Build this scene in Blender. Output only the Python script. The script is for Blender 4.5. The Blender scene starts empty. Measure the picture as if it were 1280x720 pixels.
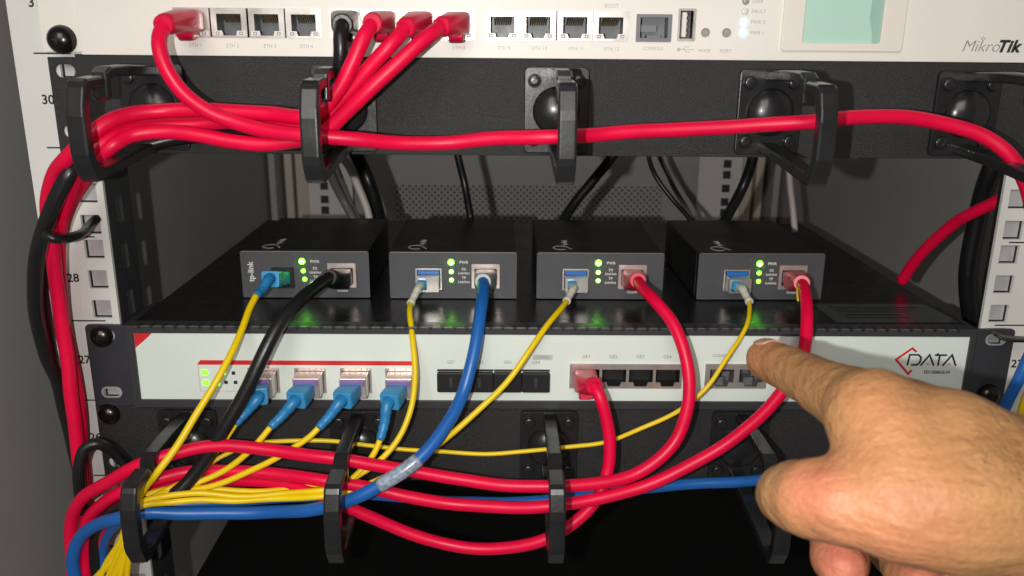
import bpy, bmesh, math, random
import numpy as np
from mathutils import Vector, Matrix
random.seed(7); rng = np.random.default_rng(7)
SC = bpy.context.scene
COL = SC.collection

# ------------------------------------------------------------------ camera, light, exposure (all lengths below in mm)
S = 0.001
CAM = np.array([-26.65, -421.5, 185.7]); ROT = (1.28818356, -0.008492153, -0.009865778); F = 1067.3
def _R(rx, ry, rz):
    c, s = math.cos, math.sin
    Rx = np.array([[1,0,0],[0,c(rx),-s(rx)],[0,s(rx),c(rx)]])
    Ry = np.array([[c(ry),0,s(ry)],[0,1,0],[-s(ry),0,c(ry)]])
    Rz = np.array([[c(rz),-s(rz),0],[s(rz),c(rz),0],[0,0,1]])
    return Rz @ Ry @ Rx
MC = _R(*ROT)
def at(u, v, Y):
    """photo measurement (1280 px wide) -> point of the plane at depth Y behind the rack front"""
    d = MC @ np.array([(u-640)/F, -(v-360)/F, -1.0]); t = (Y-CAM[1])/d[1]
    return tuple(CAM + t*d)
def atd(u, v, dep):
    d = MC @ np.array([(u-640)/F, -(v-360)/F, -1.0])
    return tuple(CAM + dep*d)

cam = bpy.data.cameras.new("camera"); cam.sensor_width = 36; cam.lens = F/1280*36
cam.clip_start = 0.01; cam.clip_end = 50
cam.dof.use_dof = True; cam.dof.focus_distance = 0.43; cam.dof.aperture_fstop = 16
camo = bpy.data.objects.new("camera", cam); COL.objects.link(camo)
camo.location = CAM*S; camo.rotation_mode = 'XYZ'; camo.rotation_euler = ROT
SC.camera = camo
SC.view_settings.view_transform = 'Standard'; SC.view_settings.look = 'None'
SC.view_settings.exposure = 0.08; SC.view_settings.gamma = 1.0
W = bpy.data.worlds.new("World"); SC.world = W; W.use_nodes = True
W.node_tree.nodes['Background'].inputs[0].default_value = (1.0, .93, .85, 1)
W.node_tree.nodes['Background'].inputs[1].default_value = 0.07

def lamp(name, loc, target, size, power, col, shape='DISK'):
    l = bpy.data.lights.new(name, 'AREA'); l.shape = shape; l.size = size*S; l.energy = power; l.color = col
    o = bpy.data.objects.new(name, l); COL.objects.link(o); o.location = Vector(loc)*S
    o.rotation_euler = (Vector(target)-Vector(loc)).to_track_quat('-Z', 'Y').to_euler()
    return o
lamp("phone_torch", (-61, -423.5, 180), (10, 0, 90), 5, 1.2, (1.0, .985, .95))
lamp("room_lamp", (-250, -1500, 900), (0, 0, 60), 900, 10.5, (1.0, .95, .88), 'SQUARE')

# ------------------------------------------------------------------ materials
def mat(name, col, rough=.5, metal=0., spec=.5, bump=0., bscale=400., var=0., vscale=60., coat=0., emit=None, estr=0., trans=0., sss=0.):
    m = bpy.data.materials.new(name); m.use_nodes = True
    nt = m.node_tree; N = nt.nodes; L = nt.links; b = N['Principled BSDF']
    b.inputs['Base Color'].default_value = (*col, 1); b.inputs['Roughness'].default_value = rough
    b.inputs['Metallic'].default_value = metal; b.inputs['Specular IOR Level'].default_value = spec
    b.inputs['Coat Weight'].default_value = coat
    if trans: b.inputs['Transmission Weight'].default_value = trans
    if sss:
        b.inputs['Subsurface Weight'].default_value = sss; b.inputs['Subsurface Radius'].default_value = (1, .35, .2)
        b.inputs['Subsurface Scale'].default_value = .004
    if emit: b.inputs['Emission Color'].default_value = (*emit, 1); b.inputs['Emission Strength'].default_value = estr
    tc = N.new('ShaderNodeTexCoord')
    if var:
        n = N.new('ShaderNodeTexNoise'); n.inputs['Scale'].default_value = vscale; n.inputs['Detail'].default_value = 5
        L.new(tc.outputs['Object'], n.inputs['Vector'])
        r = N.new('ShaderNodeMapRange'); r.inputs['From Min'].default_value = .3; r.inputs['From Max'].default_value = .7
        r.inputs['To Min'].default_value = 1-var; r.inputs['To Max'].default_value = 1+var
        L.new(n.outputs['Fac'], r.inputs['Value'])
        mx = N.new('ShaderNodeVectorMath'); mx.operation = 'SCALE'; mx.inputs[0].default_value = col
        L.new(r.outputs[0], mx.inputs['Scale']); L.new(mx.outputs[0], b.inputs['Base Color'])
        r2 = N.new('ShaderNodeMapRange'); r2.inputs['To Min'].default_value = max(.05, rough-.1); r2.inputs['To Max'].default_value = min(1, rough+.12)
        n2 = N.new('ShaderNodeTexNoise'); n2.inputs['Scale'].default_value = vscale*.7; n2.inputs['Detail'].default_value = 7
        L.new(tc.outputs['Object'], n2.inputs['Vector']); L.new(n2.outputs['Fac'], r2.inputs['Value']); L.new(r2.outputs[0], b.inputs['Roughness'])
    if bump:
        n = N.new('ShaderNodeTexNoise'); n.inputs['Scale'].default_value = bscale; n.inputs['Detail'].default_value = 3
        L.new(tc.outputs['Object'], n.inputs['Vector'])
        bp = N.new('ShaderNodeBump'); bp.inputs['Strength'].default_value = bump; bp.inputs['Distance'].default_value = .0004
        L.new(n.outputs['Fac'], bp.inputs['Height']); L.new(bp.outputs[0], b.inputs['Normal'])
    return m

M = dict(
 side=mat('grey_powder_coat', (.40,.39,.375), .6, bump=.25, bscale=900, var=.05, vscale=6),
 rail=mat('white_rail_paint', (.70,.70,.66), .45, bump=.1, bscale=700, var=.04, vscale=20),
 rear_rail=mat('pale_rail_paint', (.80,.77,.73), .5, var=.05, vscale=20),
 steel=mat('zinc_steel', (.58,.59,.60), .42, metal=.5, var=.12, vscale=150),
 beige=mat('beige_post_paint', (.66,.58,.47), .5, var=.06, vscale=15),
 router=mat('warm_white_panel', (.83,.795,.73), .46, bump=.05, bscale=900, var=.03, vscale=22),
 router_bezel=mat('cream_bezel', (.82,.77,.69), .45),
 mgr=mat('black_textured_steel', (.019,.018,.019), .4, bump=1.0, bscale=3000, var=.35, vscale=2200),
 ring=mat('black_moulded_plastic', (.016,.016,.017), .27, bump=.1, bscale=500, var=.12, vscale=90, coat=.15),
 ear=mat('charcoal_ear_paint', (.034,.036,.043), .42, bump=.3, bscale=1100, var=.07, vscale=50),
 olt_top=mat('black_satin_case', (.009,.009,.010), .25, bump=.12, bscale=1200, var=.25, vscale=120),
 frame=mat('dark_case_front', (.04,.04,.044), .4, bump=.3, bscale=1000),
 oltw2=mat('grey_tag_print', (.50,.55,.51), .45),
 oltw=mat('cool_white_label_film', (.73,.80,.74), .34, var=.03, vscale=22),
 conv_top=mat('converter_black_steel', (.008,.0085,.009), .42, bump=.3, bscale=1300, var=.1, vscale=90),
 conv_face=mat('converter_grey_front', (.075,.075,.082), .42, bump=.25, bscale=1300, var=.06, vscale=60),
 edge=mat('edge_highlight_steel', (.35,.34,.33), .4, metal=.5),  # pale tone that paints highlights along edges
 port_metal=mat('nickel_port_shell', (.66,.62,.58), .32, metal=.75, var=.08, vscale=200),
 port_pink=mat('rosy_nickel_shell', (.72,.60,.56), .34, metal=.7, var=.08, vscale=200),
 port_dark=mat('port_black_plastic', (.012,.012,.012), .45),
 port_grey=mat('port_grey_plastic', (.12,.125,.135), .4, var=.2, vscale=300),
 port_serial=mat('console_socket_grey', (.19,.19,.205), .5),
 pin=mat('gold_contact', (.72,.55,.28), .3, metal=.9),
 lightpipe=mat('frosted_light_pipe', (.78,.76,.72), .35),
 bolt=mat('black_nickel_bolt', (.05,.047,.042), .24, metal=.9, var=.1, vscale=200),
 rubber=mat('black_cable_jacket', (.010,.010,.011), .33, bump=.15, bscale=500, var=.1, vscale=90),
 red=mat('red_cable_jacket', (.78,.0015,.050), .4, spec=.34, bump=.12, bscale=260, var=.07, vscale=70, sss=.05),
 redplug=mat('red_moulded_boot', (.62,.008,.05), .3, var=.14, vscale=160, sss=.1),
 blue=mat('blue_cable_jacket', (.012,.12,.43), .36, bump=.12, bscale=260, var=.07, vscale=70),
 yellow=mat('yellow_fibre_jacket', (.86,.60,.002), .4, bump=.1, bscale=260, var=.05, vscale=80, sss=.05),
 sc=mat('blue_connector_plastic', (.045,.30,.56), .38, var=.08, vscale=150, sss=.08),
 scdark=mat('blue_boot_plastic', (.02,.21,.48), .42, var=.1, vscale=150),
 bootw=mat('white_boot_plastic', (.62,.60,.52), .4, var=.1, vscale=200, sss=.15),
 clear=mat('clear_plug_plastic', (.55,.54,.50), .2, trans=.5),
 greyplug=mat('grey_moulded_boot', (.30,.33,.35), .38, var=.12, vscale=160),
 purple=mat('purple_latch', (.24,.14,.38), .35),
 bluelatch=mat('blue_latch', (.02,.14,.46), .35),
 sleeve=mat('grey_label_wrap', (.27,.33,.42), .28, var=.4, vscale=500),
 greycab=mat('grey_cable_jacket', (.12,.12,.115), .5), whitecab=mat('white_cable_jacket', (.60,.55,.50), .45),
 redprint=mat('red_print', (.66,.025,.03), .4), black=mat('black_print', (.02,.025,.02), .5), greyprint=mat('grey_print', (.30,.28,.27), .6),
 faint=mat('faint_print', (.50,.47,.44), .6),
 whiteprint=mat('white_print', (.72,.72,.70), .5), dimprint=mat('dim_print', (.36,.37,.36), .5), pinkprint=mat('pink_print', (.70,.45,.43), .5),
 bigprint=mat('rail_number_ink', (.02,.02,.02), .5),
 led=mat('green_led', (.3,.9,.1), .4, emit=(.15,1.,.03), estr=4.2), ledcore=mat('green_led_core', (.6,1.,.4), .4, emit=(.22,1.,.07), estr=190.), leddim=mat('pale_green_led', (.5,.8,.4), .4, emit=(.35,1.,.15), estr=3.),
 ledflat=mat('lime_indicator', (.2,.8,.05), .4, emit=(.16,1.,.02), estr=2.0), ledblue=mat('blue_white_led', (.5,.8,1.), .4, emit=(.16,.50,1.), estr=3.2),
 ledoff=mat('unlit_led', (.35,.36,.30), .3),
 lcd=mat('pale_green_lcd', (.50,.74,.63), .16, spec=.6, var=.02, vscale=20), lcddark=mat('lcd_dark_green', (.36,.56,.47), .2),
 sticker=mat('grey_film_sticker', (.055,.065,.065), .2, var=.1, vscale=80),
)
def rear_mat():
    m = mat('perforated_rear_steel', (.50,.48,.46), .6, bump=.2, bscale=600)
    nt = m.node_tree; N = nt.nodes; L = nt.links; b = N['Principled BSDF']
    tc = N.new('ShaderNodeTexCoord'); sp = N.new('ShaderNodeSeparateXYZ'); L.new(tc.outputs['Object'], sp.inputs[0])
    def mth(op, a, b2=None, c=None):
        n = N.new('ShaderNodeMath'); n.operation = op
        for i, v in enumerate((a, b2, c)):
            if v is None: continue
            if isinstance(v, (int, float)): n.inputs[i].default_value = v
            else: L.new(v, n.inputs[i])
        return n.outputs[0]
    k = math.pi/.0078
    # staggered round perforations inside a rectangular field
    sx = mth('SINE', mth('MULTIPLY', mth('ADD', sp.outputs[0], sp.outputs[2]), k)); sz = mth('SINE', mth('MULTIPLY', mth('SUBTRACT', sp.outputs[0], sp.outputs[2]), k))
    pr = mth('MULTIPLY', sx, sz); dots = mth('GREATER_THAN', mth('ABSOLUTE', pr), .62)
    inx = mth('LESS_THAN', mth('ABSOLUTE', mth('SUBTRACT', sp.outputs[0], .006)), .165)
    inz = mth('LESS_THAN', sp.outputs[2], .434)
    f = mth('MULTIPLY', mth('MULTIPLY', dots, inx), inz)
    mx = N.new('ShaderNodeMix'); mx.data_type = 'RGBA'; L.new(f, mx.inputs[0])
    mx.inputs[6].default_value = (.50,.48,.46,1); mx.inputs[7].default_value = (.10,.10,.10,1)
    L.new(mx.outputs[2], b.inputs['Base Color'])
    return m
M['rear'] = rear_mat()

def skin_mat():
    m = mat('skin', (.42,.22,.12), .58, sss=.18)
    nt = m.node_tree; N = nt.nodes; L = nt.links; b = N['Principled BSDF']
    tc = N.new('ShaderNodeTexCoord')
    def noise(s, d=4):
        n = N.new('ShaderNodeTexNoise'); n.inputs['Scale'].default_value = s; n.inputs['Detail'].default_value = d
        L.new(tc.outputs['Object'], n.inputs['Vector']); return n.outputs['Fac']
    cr = N.new('ShaderNodeValToRGB'); L.new(noise(32), cr.inputs[0])
    cr.color_ramp.elements[0].position = .3; cr.color_ramp.elements[0].color = (.37,.172,.066,1)
    cr.color_ramp.elements[1].position = .72; cr.color_ramp.elements[1].color = (.47,.255,.102,1)
    at_ = N.new('ShaderNodeAttribute'); at_.attribute_name = 'flush'
    mx = N.new('ShaderNodeMix'); mx.data_type = 'RGBA'; L.new(at_.outputs['Fac'], mx.inputs[0])
    L.new(cr.outputs[0], mx.inputs[6]); mx.inputs[7].default_value = (.55,.165,.10,1)
    # fine pores
    pr = N.new('ShaderNodeMapRange'); pr.inputs['From Min'].default_value = .35; pr.inputs['From Max'].default_value = .65
    pr.inputs['To Min'].default_value = .93; pr.inputs['To Max'].default_value = 1.05; L.new(noise(700, 2), pr.inputs['Value'])
    vm = N.new('ShaderNodeVectorMath'); vm.operation = 'SCALE'; L.new(mx.outputs[2], vm.inputs[0]); L.new(pr.outputs[0], vm.inputs['Scale'])
    L.new(vm.outputs[0], b.inputs['Base Color'])
    vo = N.new('ShaderNodeTexVoronoi'); vo.inputs['Scale'].default_value = 620; L.new(tc.outputs['Object'], vo.inputs['Vector'])
    b1 = N.new('ShaderNodeBump'); b1.inputs['Strength'].default_value = .55; b1.inputs['Distance'].default_value = .00025; L.new(vo.outputs['Distance'], b1.inputs['Height'])
    mp = N.new('ShaderNodeMapping'); mp.inputs['Scale'].default_value = (60, 200, 330); mp.inputs['Rotation'].default_value = (0, .35, 0); L.new(tc.outputs['Object'], mp.inputs[0])
    wr_ = N.new('ShaderNodeTexNoise'); wr_.inputs['Scale'].default_value = 1.; wr_.inputs['Detail'].default_value = 3; L.new(mp.outputs[0], wr_.inputs['Vector'])
    b0 = N.new('ShaderNodeBump'); b0.inputs['Strength'].default_value = .8; b0.inputs['Distance'].default_value = .0011; L.new(wr_.outputs['Fac'], b0.inputs['Height']); L.new(b0.outputs[0], b1.inputs['Normal'])
    b2 = N.new('ShaderNodeBump'); b2.inputs['Strength'].default_value = .65; b2.inputs['Distance'].default_value = .0012
    L.new(noise(120, 5), b2.inputs['Height']); L.new(b1.outputs[0], b2.inputs['Normal']); L.new(b2.outputs[0], b.inputs['Normal'])
    return m
M['skin'] = skin_mat()

# ------------------------------------------------------------------ building helpers
def new_from(obj):
    dg = bpy.context.evaluated_depsgraph_get(); me = bpy.data.meshes.new_from_object(obj.evaluated_get(dg))
    v = np.array([p.co[:] for p in me.vertices]).reshape(-1, 3); f = [tuple(p.vertices) for p in me.polygons]
    bpy.data.meshes.remove(me); return v, f
def curve_mesh(loops, ext, bevel=0., bres=2):
    """2D outlines (mm), even-odd filled, extruded by ext each way"""
    c = bpy.data.curves.new('tmp', 'CURVE'); c.dimensions = '2D'; c.fill_mode = 'BOTH'
    for lp in loops:
        s = c.splines.new('POLY'); s.points.add(len(lp)-1); s.use_cyclic_u = True
        for p, q in zip(s.points, lp): p.co = (q[0], q[1], 0, 1)
    c.extrude = max(ext-bevel, 0); c.bevel_depth = bevel; c.bevel_resolution = bres; c.offset = -bevel
    o = bpy.data.objects.new('tmp', c); COL.objects.link(o); bpy.context.view_layer.update()
    r = new_from(o); bpy.data.objects.remove(o); bpy.data.curves.remove(c); return r
def text_mesh(s, size, shear=0., off=0., align='CENTER', ext=.06, space=1.):
    c = bpy.data.curves.new('tmp', 'FONT'); c.body = s; c.size = size; c.shear = shear; c.offset = off
    c.align_x = align; c.align_y = 'CENTER'; c.extrude = ext; c.resolution_u = 3; c.space_character = space
    o = bpy.data.objects.new('tmp', c); COL.objects.link(o); bpy.context.view_layer.update()
    r = new_from(o); bpy.data.objects.remove(o); bpy.data.curves.remove(c); return r
def rrect(x0, z0, x1, z1, r=1., n=4):
    out = []
    for cx, cz, a in ((x1-r, z1-r, 0), (x0+r, z1-r, 90), (x0+r, z0+r, 180), (x1-r, z0+r, 270)):
        for i in range(n+1):
            t = math.radians(a+90*i/n); out.append((cx+r*math.cos(t), cz+r*math.sin(t)))
    return out
def disc(cx, cz, r, n=20): return [(cx+r*math.cos(2*math.pi*i/n), cz+r*math.sin(2*math.pi*i/n)) for i in range(n)]
def stroke(pts, w):
    """open polyline as a closed outline of width w"""
    pts = [np.array(p, float) for p in pts]; L_, R_ = [], []
    for i, p in enumerate(pts):
        a = pts[max(i-1, 0)]; b = pts[min(i+1, len(pts)-1)]
        d1 = p-a if i else b-p; d2 = b-p if i < len(pts)-1 else p-a
        d1 = d1/np.linalg.norm(d1); d2 = d2/np.linalg.norm(d2); n1 = np.array([-d1[1], d1[0]]); n2 = np.array([-d2[1], d2[0]])
        n = n1+n2; n = n/np.linalg.norm(n); k = w/2/max(.35, n@n1)
        L_.append(tuple(p+n*k)); R_.append(tuple(p-n*k))
    return L_+R_[::-1]
def smooth_path(P, n=8):
    P = [np.array(p, float) for p in P]; P = [2*P[0]-P[1]]+P+[2*P[-1]-P[-2]]; out = []
    for i in range(1, len(P)-2):
        p0, p1, p2, p3 = P[i-1:i+3]
        # centripetal Catmull-Rom
        t0 = 0; t1 = t0+max(np.linalg.norm(p1-p0), 1e-6)**.5; t2 = t1+max(np.linalg.norm(p2-p1), 1e-6)**.5; t3 = t2+max(np.linalg.norm(p3-p2), 1e-6)**.5
        for k in range(n):
            t = t1+(t2-t1)*k/n
            A1 = (t1-t)/(t1-t0)*p0+(t-t0)/(t1-t0)*p1; A2 = (t2-t)/(t2-t1)*p1+(t-t1)/(t2-t1)*p2; A3 = (t3-t)/(t3-t2)*p2+(t-t2)/(t3-t2)*p3
            B1 = (t2-t)/(t2-t0)*A1+(t-t0)/(t2-t0)*A2; B2 = (t3-t)/(t3-t1)*A2+(t-t1)/(t3-t1)*A3
            out.append((t2-t)/(t2-t1)*B1+(t-t1)/(t2-t1)*B2)
    out.append(P[-2]); return out

LASTO = [None]
class MB:
    def __init__(s): s.v = []; s.f = []; s.sm = []
    def add(s, v, f, smooth=False):
        o = len(s.v); s.v += [tuple(map(float, p)) for p in v]; s.f += [tuple(i+o for i in q) for q in f]; s.sm += [smooth]*len(f); return s
    def box(s, x0, x1, y0, y1, z0, z1):
        v = [(x, y, z) for x in (x0, x1) for y in (y0, y1) for z in (z0, z1)]
        return s.add(v, [(0,1,3,2),(4,6,7,5),(0,4,5,1),(2,3,7,6),(0,2,6,4),(1,5,7,3)])
    def plate(s, loops, yfront, th, bevel=0.):          # outline in X,Z; front face at yfront, thickness th going +Y
        v, f = curve_mesh(loops, th/2, bevel)
        return s.add([(p[0], yfront+th/2-p[2], p[1]) for p in v], f)
    def top(s, loops, ztop, th):                        # outline in X,Y lying flat
        v, f = curve_mesh(loops, th/2); return s.add([(p[0], p[1], ztop-th/2+p[2]) for p in v], f)
    def profile(s, loops, x, w, bevel=0., bres=2):      # outline in Y,Z; extruded in X about x
        v, f = curve_mesh(loops, w/2, bevel, bres); return s.add([(x+p[2], p[0], p[1]) for p in v], f)
    def text(s, t, size, x, z, y, rot=0., **k):         # readable from -Y
        v, f = text_mesh(t, size, **k); c, n = math.cos(rot), math.sin(rot)
        return s.add([(x+p[0]*c-p[1]*n, y-p[2], z+p[0]*n+p[1]*c) for p in v], f)
    def text_top(s, t, size, x, y, z, rot=0., **k):
        v, f = text_mesh(t, size, **k); c, n = math.cos(rot), math.sin(rot)
        return s.add([(x+p[0]*c-p[1]*n, y+p[0]*n+p[1]*c, z+p[2]) for p in v], f)
    def rings(s, R, cap=True, smooth=True):
        n = len(R[0]); v = [p for r in R for p in r]; f = []
        for i in range(len(R)-1):
            for j in range(n): f.append((i*n+j, i*n+(j+1) % n, (i+1)*n+(j+1) % n, (i+1)*n+j))
        s.add(v, f, smooth)
        if cap:
            o = len(s.v)-len(v); s.f += [tuple(o+j for j in range(n))[::-1], tuple(o+(len(R)-1)*n+j for j in range(n))]; s.sm += [False, False]
        return s
    def cyl(s, c, r, y0, y1, n=20, r2=None):            # axis along Y
        r2 = r if r2 is None else r2
        return s.rings([[(c[0]+q*math.cos(2*math.pi*i/n), y, c[1]+q*math.sin(2*math.pi*i/n)) for i in range(n)] for y, q in ((y0, r), (y1, r2))])
    def dome(s, c, r, y, h, n=28, m=7):                 # round bolt head bulging to -Y
        R = []
        for k in range(m+1):
            t = math.pi/2*k/m*.97; R.append([(c[0]+r*math.cos(t)*math.cos(2*math.pi*i/n), y-h*math.sin(t), c[1]+r*math.cos(t)*math.sin(2*math.pi*i/n)) for i in range(n)])
        return s.rings(R)
    def tube(s, P, r, n=14, sub=8, cap=True):
        P = smooth_path(P, sub) if sub else [np.array(p, float) for p in P]
        T = [P[min(i+1, len(P)-1)]-P[max(i-1, 0)] for i in range(len(P))]; T = [t/np.linalg.norm(t) for t in T]
        a = np.cross(T[0], (0, 0, 1.)); a = np.cross(T[0], (1., 0, 0)) if np.linalg.norm(a) < .2 else a; a /= np.linalg.norm(a)
        R = []
        for i, (p, t) in enumerate(zip(P, T)):
            a = a-t*(a@t); a /= np.linalg.norm(a); b = np.cross(t, a)
            q = r(i/(len(P)-1)) if callable(r) else r
            R.append([p+q*(a*math.cos(2*math.pi*j/n)+b*math.sin(2*math.pi*j/n)) for j in range(n)])
        return s.rings(R, cap)
    def loft(s, P, sec, n=28, up=(0, 0, 1.), smooth=True):
        """rounded-box cross-sections (w, h, squareness) at points P"""
        P = [np.array(p, float) for p in P]; R = []
        for i, p in enumerate(P):
            t = P[min(i+1, len(P)-1)]-P[max(i-1, 0)]; t /= np.linalg.norm(t)
            x = np.cross(t, up); x /= np.linalg.norm(x); u = np.cross(x, t); w, h, e = sec[i]
            r = []
            for j in range(n):
                th = 2*math.pi*(j+.5)/n; c, q = math.cos(th), math.sin(th)
                r.append(p+x*(w/2*math.copysign(abs(c)**e, c))+u*(h/2*math.copysign(abs(q)**e, q)))
            R.append(r)
        return s.rings(R, True, smooth)
    def build(s, name, m, parent=None, bevel=0.):
        o0 = np.array(parent.get('_org', (0, 0, 0))) if parent else np.zeros(3)
        me = bpy.data.meshes.new(name); v = (np.array(s.v)-o0)*S
        me.from_pydata(v.tolist(), [], s.f); me.materials.append(m)
        me.polygons.foreach_set('use_smooth', s.sm); me.update()
        o = bpy.data.objects.new(name, me); COL.objects.link(o); LASTO[0] = o
        if parent: o.parent = parent; o['_org'] = tuple(float(q) for q in o0)
        if bevel:
            b = o.modifiers.new('bevel', 'BEVEL'); b.width = bevel*S; b.segments = 2; b.limit_method = 'ANGLE'; b.angle_limit = math.radians(40)
        return o
def thing(name, label, cat, org=(0, 0, 0), group=None):
    o = bpy.data.objects.new(name, None); COL.objects.link(o); o.empty_display_size = .01
    o.location = Vector(org)*S; o['_org'] = tuple(float(q) for q in org); o['label'] = label; o['category'] = cat
    if group: o['group'] = group
    return o
def kids(o): return [c for c in bpy.data.objects if c.parent == o]
def copy_tree(o, parent=None, shift=None):
    c = o.copy(); COL.objects.link(c); c.parent = parent
    if shift is not None: c.location = c.location+Vector(shift)*S
    for k in kids(o): copy_tree(k, c)
    return c

# ------------------------------------------------------------------ the cabinet
U = 44.45
cab = thing('rack_cabinet', 'grey open server rack cabinet with numbered white rails that carries all the equipment', 'rack cabinet', (0, 300, -420))
ZB, ZT = -420, 480
for sx in (-1, 1):
    MB().box(*sorted((sx*300, sx*303)), -150, 640, ZB, ZT).build('side_panel', M['side'], cab)
MB().box(-300, 300, 620, 623, ZB, ZT).build('rear_panel', M['rear'], cab)
MB().box(-303, 303, -150, 640, ZT, ZT+3).build('unseen_top_panel', M['side'], cab)  # out of view, added to block ambient light from above
MB().box(-303, 303, -150, 640, ZB-3, ZB).build('unseen_bottom_panel', M['side'], cab)  # out of view as well, added to block light from below
def holes_z():
    out = []
    for k in range(-9, 10):
        for d in (6.35, 22.225, 38.1): out.append(k*U+d)
    return [z for z in out if ZB+15 < z < ZT-15]
HZ = holes_z()
def rail_plate(x0, x1, hx, h, y0, y1):
    m = MB(); m.box(x0, hx-h, y0, y1, ZB+2, ZT-2); m.box(hx+h, x1, y0, y1, ZB+2, ZT-2); z0 = ZB+2
    for z in HZ: m.box(hx-h, hx+h, y0, y1, z0, z-h); z0 = z+h
    m.box(hx-h, hx+h, y0, y1, z0, ZT-2); return m
for sx in (-1, 1):
    xi, xo = (-258.5, -224.3) if sx < 0 else (224.3, 262)
    m = rail_plate(xi, xo, sx*232.6, 4.8, 0, 2)
    rl = m.build('mounting_rail', M['rail'], cab)
    # inward flange with slots
    fl = MB() if sx < 0 else None
    if fl: v, f = curve_mesh([[(2, ZB+2), (30, ZB+2), (30, ZT-2), (2, ZT-2)]]+[rrect(11, z-7, 19, z+7, 1.5) for z in np.arange(ZB+20, ZT-20, 25.)], .75)
    if fl: fl.add([(sx*224.9+p[2], p[0], p[1]) for p in v], f); fl.build('slotted_flange', M['frame'], rl)
    fo = MB().box(*sorted((xi+.2 if sx < 0 else xo-.2, (xi+1.8) if sx < 0 else xo-1.8)), 2.1, 26, ZB+2, ZT-2); fo.build('outer_flange', M['rail'], rl)
    MB().box(sx*232.6-6.2, sx*232.6+6.2, 7.2, 8.2, ZB+2, ZT-2).build('backing_strip', M['port_dark'], rl)  # black strip paints the shaded depth of the holes as dark rims
    ins_ = MB()
    for z in HZ: ins_.box(sx*232.6-3.9, sx*232.6+3.9, 2.4, 3.2, z-4.1, z+4.1)
    ins_.build('cage_inserts', M['steel'], rl)
    tx = MB()
    for k in range(-6, 9):
        x0 = sx*241.5; zz = k*U
        tx.box(*sorted((sx*231.5, sx*249)), -.12, -.02, zz-.35, zz+.35)
        n = 27+k
        if sx < 0: tx.text(str(n), 6.2, -245.2, k*U+22.2+.6, -.1, off=.12, align='CENTER')
        else: tx.text(str(n), 6.2, 247, k*U+22.2+.6, -.1, off=.12, align='CENTER')
    tx.build('unit_numbers', M['bigprint'], rl)
for sx in (-1, 1):                                                  # rear rails and posts
    m = rail_plate(*sorted((sx*200, sx*250)), sx*232.6, 4.6, 560, 562)
    rr = m.build('rear_mounting_rail', M['rear_rail'], cab)
    MB().box(*sorted((sx*226, sx*239)), 566, 567, ZB+2, ZT-2).build('backing_strip', M['frame'], rr)
    for a, b_, mm in ((252, 271, 'beige'), (274.5, 284, 'beige'), (288, 296, 'side')):
        MB().box(*sorted((sx*a, sx*b_)), 585 if mm == 'beige' else 560, 619, ZB+2, ZT-2).build('corner_post', M[mm], cab, bevel=2)

# ------------------------------------------------------------------ cable managers
def bolt(mb, c, r, y, h): mb.dome(c, r, y, h)
def recess(parent, c, y):
    q = MB(); q.plate([stroke([(c[0]-2, c[1]), (c[0]+2, c[1])], .8)], y-.08, .35); q.plate([stroke([(c[0], c[1]-2), (c[0], c[1]+2)], .8)], y-.1, .35); q.build('cross_recess', M['port_dark'], parent)
def screw_mesh(parent, c, y, r=3.3, name='screw'):
    m = MB(); m.cyl(c, r, y, y-1.3); m.dome(c, r*.98, y-1.3, 1.1)
    o = m.build(name, M['bolt'] if r > 5 else M['ring'], parent)
    q = MB(); q.plate([stroke([(c[0]-r*.45, c[1]), (c[0]+r*.45, c[1])], .9)], y-2.55, .3); q.plate([stroke([(c[0], c[1]-r*.45), (c[0], c[1]+r*.45)], .9)], y-2.58, .3)
    q.build('cross_recess', M['port_dark'], o) if parent.parent is None else None
    return o
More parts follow.
